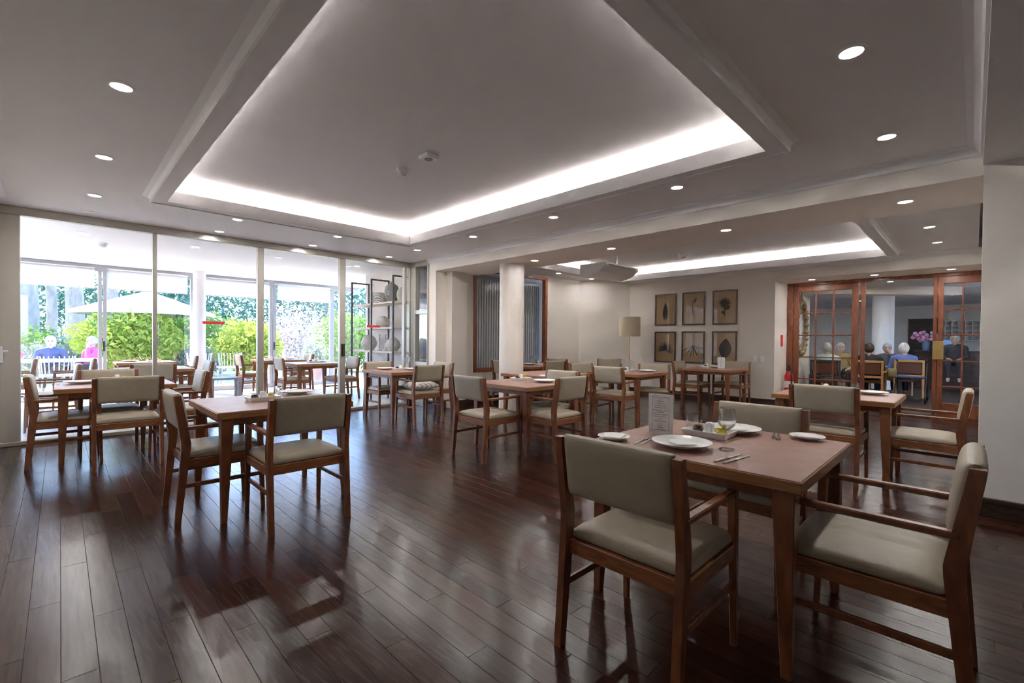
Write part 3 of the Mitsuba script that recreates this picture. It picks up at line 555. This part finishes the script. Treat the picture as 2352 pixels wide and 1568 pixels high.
# corner shelf
t = thing('display_shelf', 'tall black metal shelf with pale boards beyond the glass wall', 'shelf')
for y in (9.6, 8.72, 7.86):
    for b in ((4.535, 4.565, 0, 2.484), (4.93, 4.96, 0, 2.484), (4.535, 4.96, 2.454, 2.484)): part(t, 'frame', bx(b[0], b[1], y - .015, y + .015, b[2], b[3]), 'm_blackmetal')
for z in (.97, 1.45, 1.95): part(t, 'board', cb(4.57, 4.93, 7.8, 9.7, z, z + .035), 'm_shelfwood')
def vase(y, z, r, h, lab, m='m_clay', neck=.4): add('vase', lathe([(0, 0), (r * .55, 0), (r * .95, h * .3), (r, h * .5), (r * .8, h * .78), (r * neck, h * .95), (r * neck * .95, h), (r * neck * .7, h), (0, h * .6)], 28, 4.75, y, z), m, 50, label=lab, cat_='vase')
vase(9.2, 1.0, .17, .34, 'large round clay vase on the lowest board of the shelf'); vase(8.2, 1.0, .15, .28, 'smaller round vase on the lowest board of the shelf'); vase(8.6, 1.48, .15, .24, 'round vase of twigs on the middle board'); vase(8.25, 1.985, .15, .42, 'dark teardrop vase on the top board', 'm_claydark', .18); vase(7.9, 1.985, .09, .28, 'pale bottle vase on the top board', 'm_clay', .25)
add('basket', lathe([(0, 0), (.16, 0), (.19, .2), (.185, .22), (.17, .2), (.15, .02), (0, .02)], 28, 4.75, 8.75, 1.985), 'm_basket', 40, label='woven grey basket on the top board of the shelf', cat_='basket')
for y in (8.75, 8.5): add('candlestick', lathe([(0, 0), (.06, 0), (.05, .02), (.012, .03)] + [(.012 + .008 * (i % 2), .03 + i * .02) for i in range(1, 15)] + [(.025, .34), (0, .34)], 16, 4.75, y, 1.005), 'm_silver', 40, label='twisted candlestick on the lowest board, ' + ('left' if y > 8.6 else 'right'), cat_='candlestick')
# wooden doors
g = thing('door_1', 'dark wood glazed doors to the lobby', None, kind='structure')
def dbox(n, y0, y1, z0, z1, d=.03): part(g, n, cb(XD - d, XD + d, y0, y1, z0, z1, .004), 'm_doorwood')
dbox('header', -.17, 2.725, 2.40, 2.49, .06); dbox('jamb', 2.62, 2.725, 0, 2.4, .06)
def leaf(y0, y1, nc, st=.10):
    dbox('stile', y0, y0 + st, 0, 2.4); dbox('stile', y1 - st, y1, 0, 2.4); dbox('top_rail', y0, y1, 2.28, 2.4); dbox('bottom_rail', y0, y1, 0, .24)
    for i in range(1, nc): yy = y0 + st + (y1 - y0 - 2 * st) * i / nc; dbox('muntin', yy - .012, yy + .012, .24, 2.28, .018)
    for i in range(1, 5): z = 2.28 - i * .44; dbox('muntin', y0 + st, y1 - st, z - .012, z + .012, .018)
    part(g, 'pane', tm([[XD, y0 + st, .24], [XD, y1 - st, .24], [XD, y1 - st, 2.28], [XD, y0 + st, 2.28]], [[0, 1, 2], [0, 2, 3]]), 'm_pane')
leaf(1.54, 2.62, 3); leaf(-.17, .44, 2, .07); dbox('stile', 1.44, 1.50, 0, 2.4); dbox('stile', .45, .50, 0, 2.4)
part(g, 'lock_plate', cat(cb(XD - .045, XD - .035, .36, .50, .98, 1.3), tube([(XD - .09, .43, 1.15), (XD - .035, .43, 1.15)], .02)), 'm_brass')
# ------------------------------------------------------------------ lobby beyond the doors
struct('ceiling_lobby', bx(XD, 22, -3.3, 8, 2.55, 2.75), 'm_ceiling'); struct('wall_lobby_left', bx(XD + .1, 12.9, 2.80, 2.95, 0, 2.6), 'm_wall'); struct('wall_lobby_back', bx(21.0, 21.2, -3.3, 8, 0, 2.6), 'm_wall'); struct('wall_lobby_far', bx(12.9, 21, 7.0, 7.2, 0, 2.6), 'm_wall'); struct('wall_lobby_right', bx(XD, 13.4, -.35, -.2, 0, 2.6), 'm_wall'); struct('wall_lobby_end', bx(13.4, 21, -3.3, -3.2, 0, 2.6), 'm_wall')
struct('beam_lobby', extr(Polygon([(12.1, 2.8), (14.6, .2), (14.8, .4), (12.4, 3.0)]), .2, 2.37), 'm_wall')
struct('column_lobby', lathe([(.24, 0), (.24, 2.55)], 32, 16.0, 1.75), 'm_white', 40)
for x, y in ((11.5, 1.3), (12.4, 1.25), (13.3, .4), (14.5, 2.2), (16.5, .8), (17.5, 2.5)): lamp(x, y, 2.55, 'round recessed downlight in the lobby ceiling', 'lobby downlights', LOBBY_LAMP)
struct('door_2', cb(20.93, 20.99, .75, 1.6, 0, 2.1), 'm_darkwood')
t = thing('reception_counter', 'dark reception counter behind the seated people', 'counter'); part(t, 'body', cb(17.3, 17.8, -1.5, 1.15, 0, 1.02), 'm_darkwood'); part(t, 'top', cb(17.25, 17.85, -1.55, 1.2, 1.02, 1.06), 'm_black')
t = thing('pigeonhole_rack', 'white pigeonhole rack on the lobby wall', 'rack')
for i in range(8): part(t, 'upright', bx(20.7, 20.98, -.3 + i * .16, -.28 + i * .16, 1.35, 2.0), 'm_white')
for i in range(5): part(t, 'shelf', bx(20.7, 20.98, -.3, .84, 1.35 + i * .16, 1.37 + i * .16), 'm_white')
t = thing('wall_clock', 'round wall clock above the pigeonhole rack', 'clock'); part(t, 'rim', tr(lathe([(.19, 0), (.21, 0), (.21, .05), (.19, .05)], 28), trimesh.transformations.translation_matrix([20.98, .42, 2.22]) @ rot([0, 1, 0], -90)), 'm_brass'); part(t, 'face', tr(lathe([(0, .02), (.19, .02)], 28), trimesh.transformations.translation_matrix([20.98, .42, 2.22]) @ rot([0, 1, 0], -90)), 'm_paper')
fl = [sph(17.4 + RNG.normal(0, .12), .95 + RNG.normal(0, .17), 1.42 + RNG.normal(0, .1), .05, 6) for i in range(34)]
t = thing('flower_arrangement', 'vase of pink and mauve flowers on the reception counter', 'flowers'); part(t, 'vase', lathe([(0, 0), (.07, 0), (.09, .28), (.08, .28), (0, .02)], 20, 17.4, .95, 1.06), 'm_bluebox', 40); [part(t, 'bloom', b, 'm_flowerpink' if i % 2 else 'm_flowermauve') for i, b in enumerate(fl)]
add('leaflet_stand', hull([[17.5, .35, 1.06], [17.6, .35, 1.06], [17.5, .65, 1.06], [17.6, .65, 1.06], [17.55, .37, 1.36], [17.55, .63, 1.36]]), 'm_bluecard', label='blue tent card on the reception counter', cat_='sign')
t = thing('mirror', 'ornate gilded mirror on the lobby side wall', 'mirror')
part(t, 'frame', cat([sph(11.95 + .42 * math.cos(a), 2.76, 1.58 + .58 * math.sin(a), .05 + .02 * (k % 2), 8) for k, a in enumerate(np.arange(44) * math.pi / 22)] + [hull([[11.75, 2.78, 2.15], [12.15, 2.78, 2.15], [12.0, 2.72, 2.15], [11.97, 2.76, 2.42]])]), 'm_gilt'); part(t, 'glass', cb(11.58, 12.32, 2.765, 2.78, 1.05, 2.1), 'm_mirror')
def person(x, y, deg, top, hair, label, skin='m_skin', seatz=.47, legs=True, arm='lap', trousers='m_darkcloth', sleeves=True, hr=1.0, dz=0.0):
    """seated figure facing local +x; the body is one surface, clothes and hair lie over it"""
    J = lambda a, b, c: np.array([a, b, c + seatz])
    hip, chest, neck, head = J(0, 0, .08), J(-.01, 0, .36), J(.0, 0, .52), J(.03, 0, .655)
    P, C, TR = [], [], []
    P += [bone(hip, chest, .125, .13), bone(chest, neck, .12, .055), bone(neck, head, .052, .055), m3.Manifold.sphere(1, 20).scale([.093, .074, .115]).translate([float(a) for a in head]), bone(head + [.09, 0, -.005], head + [.108, 0, -.03], .010, .015, 8), ball(head + [0, .076, -.01], .019, 8), ball(head + [0, -.076, -.01], .019, 8), bone(head + [.05, 0, -.06], head + [.075, 0, -.085], .04, .025)]
    C += [bone(hip, chest, .155, .15), m3.Manifold.batch_hull([ball(J(-.01, s * .15, .44), .075) for s in (-1, 1)] + [ball(chest, .14), ball(J(0, 0, .49), .06)])]
    for s in (-1, 1):
        sh, el = J(0, s * .19, .43), J(.06, s * .24, .18)
        wr = {'lap': J(.28, s * .13, .14), 'chin': J(.13, s * .05, .53) if s > 0 else J(.28, s * .05, .2), 'table': J(.33, s * .12, .25)}[arm]
        if arm == 'chin' and s > 0: el = J(.20, s * .2, .24)
        P += [bone(sh, el, .05, .04), bone(el, wr, .04, .027)]; C += [bone(sh, el, .068, .055), bone(el, el + (wr - el) * .85, .054, .042)]
        u = (wr - el) / np.linalg.norm(wr - el); sd = np.cross(u, [0, 0, 1.0]); sd /= np.linalg.norm(sd) + 1e-9
        P.append(bone(wr, wr + u * .07, .026, .03, 8))
        for k in range(4): b = wr + u * .085 + sd * (k - 1.5) * .019; P += [bone(b, b + u * (.05 + .008 * (k in (1, 2))) + [0, 0, -.02], .0095, .008, 6)]
        P.append(bone(wr + u * .03 + sd * .03 * s, wr + u * .075 + sd * .05 * s, .0105, .009, 6))
        kn, an = J(.42, s * .11, .05), J(.40, s * .11, .07 - seatz + .02)
        P += [bone(hip + [0, s * .08, 0], kn, .085, .06), bone(kn, an, .06, .04), bone(an, an + [.15, 0, -.04], .04, .03)]
        TR += [bone(hip + [0, s * .08, 0], kn, .1, .075), bone(kn, an + [0, 0, .06], .072, .055)]
    M = place(x, y, dz, deg); t = add('person', soft(P, .035, 4), skin, 60, M=M, label=label, cat_='person')
    part(t, 'top', soft(C, .04, 6), top, 60, M=M)
    if legs: part(t, 'trousers', soft(TR, .05, 4), trousers, 60, M=M)
    h = m3.Manifold.sphere(1, 24).scale([.112 * hr, .095 * hr, .122 * hr]).translate([float(a) for a in head + [-.018, 0, .018]]) - m3.Manifold.cube([.3, .3, .3], True).translate([float(a) for a in head + [.17, 0, -.10]]) - m3.Manifold.cube([.4, .4, .2], True).translate([float(a) for a in head + [.0, 0, -.20]])
    part(t, 'hair', man(h), hair, 50, M=M)
    for s in (-1, 1): part(t, 'eye', ply(sph(*(head + [.084, s * .03, .012]), .011, 8), 'm_black'), M=M)
    part(t, 'mouth', ply(mv(cb(-.004, .004, -.022, .022, -.003, .003, .001), *(head + [.088, 0, -.058])), 'm_burgundy'), M=M)
def lchair(x, y, deg, label, m='m_lightwood'):
    t = thing('lobby_chair', label, 'chair'); M = place(x, y, 0, deg)
    for n, b in (('seat', (-.2, .28, -.25, .25, .36, .42)), ('backrest', (-.27, -.22, -.23, .23, .56, .82))): part(t, n, ply(cb(*b, .01), 'm_brownseat'), M=M)
    for s in (-1, 1): part(t, 'side_frame', ply(cat(cb(-.29, -.24, s * .26 - .02, s * .26 + .02, 0, .86), cb(.24, .28, s * .26 - .02, s * .26 + .02, 0, .62), cb(-.28, .28, s * .26 - .025, s * .26 + .025, .6, .63)), m), M=M)
    part(t, 'top_rail', ply(cat(cb(-.29, -.24, -.28, .28, .82, .87), cb(-.29, -.24, -.28, .28, .48, .53)), m), M=M)
for x, y, d, w in ((13.0, 1.65, 0, 'light wood framed chair seen from behind in the doorway'), (14.1, 1.15, 25, 'light wood framed chair under the person in blue'), (14.7, 1.62, 190, 'light wood framed chair facing the doorway'), (13.9, 2.5, 200, 'light wood framed chair under the person in mustard'), (12.3, 2.35, 10, 'dark wheelchair like seat in the left door pane')): lchair(x, y, d, w, 'm_lightwood' if x > 12.5 else 'm_blackmetal')
person(12.3, 2.33, 20, 'm_mint', 'm_hairgrey', 'person with grey curls and a mint top seen from behind through the left door'); person(13.9, 2.35, 200, 'm_mustard', 'm_hairgrey', 'person in a mustard jumper facing the camera through the left door'); person(13.0, 1.66, 0, 'm_darkcloth', 'm_hairdark', 'dark haired person in black seen from behind in the doorway'); person(14.7, 1.52, 190, 'm_greycloth', 'm_hairgrey', 'grey haired person in a grey jacket with a hand at the chin', arm='chin'); person(14.1, 1.15, 15, 'm_bluewool', 'm_hairwhite', 'white haired person in a blue cardigan seen from behind', hr=1.08); person(16.8, .35, 180, 'm_darkcloth', 'm_hairgrey', 'person bent over the reception seen through the right door', dz=.25)
t = thing('rollator', 'black wheeled walking frame beside the person in blue', 'walking frame')
for s in (-1, 1):
    yy = .95 + s * .25; part(t, 'side_frame', cat(tube([(12.9, yy, .1), (13.4, yy, .85), (13.2, yy, .9)], .014), tube([(13.6, yy, .1), (13.3, yy, .7)], .012)), 'm_blackmetal', 40)
    for x in (12.9, 13.6): part(t, 'wheel', tr(lathe([(.03, -.015), (.095, -.015), (.095, .015), (.03, .015)], 20), trimesh.transformations.translation_matrix([x, yy, .095]) @ rot([1, 0, 0], 90)), 'm_rubber', 30)
part(t, 'seat', cb(13.05, 13.4, .72, 1.18, .5, .54, .01), 'm_navy'); add('shoulder_bag', tr(cushion(.2, .16, .1, 8, 2.5), trimesh.transformations.translation_matrix([13.0, 1.25, .6]) @ rot([0, 1, 0], 90)), 'm_olive', 50, label='olive bag hanging on the walking frame', cat_='bag')
# ------------------------------------------------------------------ garden
struct('ground', bx(-60, 60, YO + .1, 90, -.25, -.06), 'm_ground'); struct('paving', bx(-8, 12, YO + .1, 16.0, -.25, -.02), 'm_paving')
def leaves(c, r, n, size):
    p = RNG.normal(0, 1, (n, 3)); p /= np.linalg.norm(p, axis=1, keepdims=True); p *= (RNG.random((n, 1)) ** .45); p = np.asarray(c) + p * np.asarray(r) * (0.8 + .4 * meshkit.noise(p * 3 + np.asarray(c))[:, None]); p[:, 2] = np.maximum(p[:, 2], .02)
    a, b = RNG.normal(0, 1, (n, 3)), RNG.normal(0, 1, (n, 3)); a /= np.linalg.norm(a, axis=1, keepdims=True); b = np.cross(a, b); b /= np.linalg.norm(b, axis=1, keepdims=True); s = size * (0.6 + .8 * RNG.random((n, 1)))
    v = np.stack([p - a * s, p + b * s * .45, p + a * s, p - b * s * .45], 1).reshape(-1, 3); i = np.arange(n) * 4
    return tm(v, np.vstack([np.c_[i, i + 1, i + 2], np.c_[i, i + 2, i + 3]]))
def bush(name, x, y, z, r, n, s, m, label, stems=5, c='shrub'):
    t = thing(name, label, c); part(t, 'foliage', leaves((x, y, z), r, n, s), m, kind='stuff')
    part(t, 'stem', cat([tube([(x + RNG.normal(0, .05), y, -.05), (x + RNG.normal(0, r[0] * .3), y + RNG.normal(0, r[1] * .3), z * .6), (x + RNG.normal(0, r[0] * .6), y + RNG.normal(0, r[1] * .5), z + r[2] * .6)], [.03, .02, .008], 6) for _ in range(stems)]), 'm_twig')
bush('shrub', 1.4, 16.4, 1.1, (1.25, .9, .85), 5200, .075, 'm_leafyellow', 'yellow green broad leaved shrub beyond the conservatory door'); bush('shrub', 4.1, 15.6, 1.0, (1.0, .8, .8), 4200, .075, 'm_leafyellow', 'yellow green shrub beyond the second glass pane'); bush('shrub', 2.9, 17.5, .5, (1.3, .9, .55), 3200, .06, 'm_leafgrey', 'pale grey green shrub between the yellow green shrubs'); bush('shrub', .4, 18.5, .6, (1.6, 1, .6), 3200, .07, 'm_leafgrey', 'grey green low shrub behind the seated man'); bush('shrub', 2.8, 19.5, 1.4, (2.2, 1, .9), 4000, .08, 'm_leaf', 'green shrub under the parasol'); bush('shrub', 8.2, 17.5, 1.2, (1.6, 1.2, 1.1), 5000, .08, 'm_leaf', 'green shrub seen behind the display shelf'); bush('shrub', 5.6, 16.2, 1.4, (1.1, .8, 1.2), 2600, .05, 'm_blossom', 'pale blossoming bare shrub beyond the third pane', 16); bush('shrub', -1.8, 20, .9, (2.2, 1, .8), 3600, .08, 'm_leaf', 'green shrub at the far left of the garden')
for i, (x, y, rr) in enumerate(((-.82, 21.5, .26), (-.3, 24, .16), (.35, 26, .3), (1.6, 28, .28))): t = thing('tree', ['thick trunked tree at the left edge', 'slim trunked tree beside the thick one', 'pale trunked tree behind the slim one', 'rightmost trunk of the garden trees'][i], 'tree'); part(t, 'trunk', tube([(x, y, -.1), (x + .1, y, 2), (x, y, 5), (x + .3, y, 9)], [rr * 1.2, rr, rr * .9, rr * .6], 14), 'm_bark', 40); part(t, 'crown', leaves((x, y, 7.5), (2.6, 2.2, 2.2), 2500, .12), 'm_leaf', kind='stuff')
for i, (x, y, z, r) in enumerate(((-4, 34, 3, (5, 2, 3.6)), (4, 33, 2.8, (4.5, 2, 3.4)), (12, 34, 3, (5, 2, 3.4)), (20, 34, 3, (6, 2, 3.8)))): bush('conifer', x, y, z, r, 5000, .17, 'm_leafdark', ['leftmost', 'second', 'third', 'rightmost'][i] + ' dark evergreen closing the garden', 3, 'tree')
t = thing('parasol', 'large white parasol in the garden', 'parasol'); part(t, 'canopy', lathe([(0, 2.65), (1.75, 2.0), (1.75, 1.9), (1.70, 1.98), (0, 2.6)], 8, 1.9, 17.6), 'm_canvas'); part(t, 'pole', tube([(1.9, 17.6, 0), (1.9, 17.6, 2.6)], .03), 'm_lightwood')
t = thing('garden_table', 'white clothed garden table before the seated man', 'table'); part(t, 'cloth', cb(-1.3, .75, 13.5, 14.3, .70, .75, .01), 'm_cloth')
for x in (-1.2, .65): part(t, 'leg', cb(x - .03, x + .03, 13.55, 14.25, -.02, .7), 'm_white')
for i, x in enumerate((-.05, 2.6, 3.3)):
    yc = 13.15 if i == 0 else 14.2; t = thing('rope_chair', ['grey rope backed garden chair before the clothed table', 'left pale rope chair beyond the grey bench', 'right pale rope chair beyond the grey bench'][i], 'chair'); part(t, 'seat', cb(x - .26, x + .26, yc - .1, yc + .4, .42, .46, .01), 'm_rope')
    for k in range(12): a = math.pi * (k / 11) + math.pi; part(t, 'rope', tube([(x + .24 * math.cos(a), yc + .1 + .22 * math.sin(a), .44), (x + .28 * math.cos(a), yc + .1 + .26 * math.sin(a), .84)], .011, 5), 'm_rope')
    for sx in (-.2, .2):
        for sy in (0, .35): part(t, 'leg', tube([(x + sx, yc + sy, .43), (x + sx * 1.15, yc + sy, -.02)], .014, 6), 'm_rope')
person(-.15, 14.6, -92, 'm_navy', 'm_hairwhite', 'white haired man in a navy quilted vest seated in the garden', 'm_skinpink', trousers='m_greycloth', arm='table'); person(.55, 14.75, -150, 'm_magenta', 'm_hairgrey', 'person in a magenta top seated at the garden table', 'm_skinpink', arm='chin')
add('handbag', tr(cushion(.45, .2, .22, 8, 3), trimesh.transformations.translation_matrix([-.75, 13.8, .86])), 'm_pinkbag', 50, label='pink and grey bag on the clothed garden table', cat_='bag')
t = thing('planter', 'terracotta pot with a shrub outside the conservatory', 'planter'); part(t, 'pot', lathe([(0, 0), (.2, 0), (.28, .45), (.30, .45), (.25, .4), (0, .4)], 24, 5.15, 13.2, -.02), 'm_terracotta', 40); part(t, 'plant', leaves((5.15, 13.2, .8), (.35, .35, .4), 700, .05), 'm_leafgrey', kind='stuff')
struct('wall_garden', bx(-20, 30, 22.5, 22.8, -.1, .6), 'm_stone')
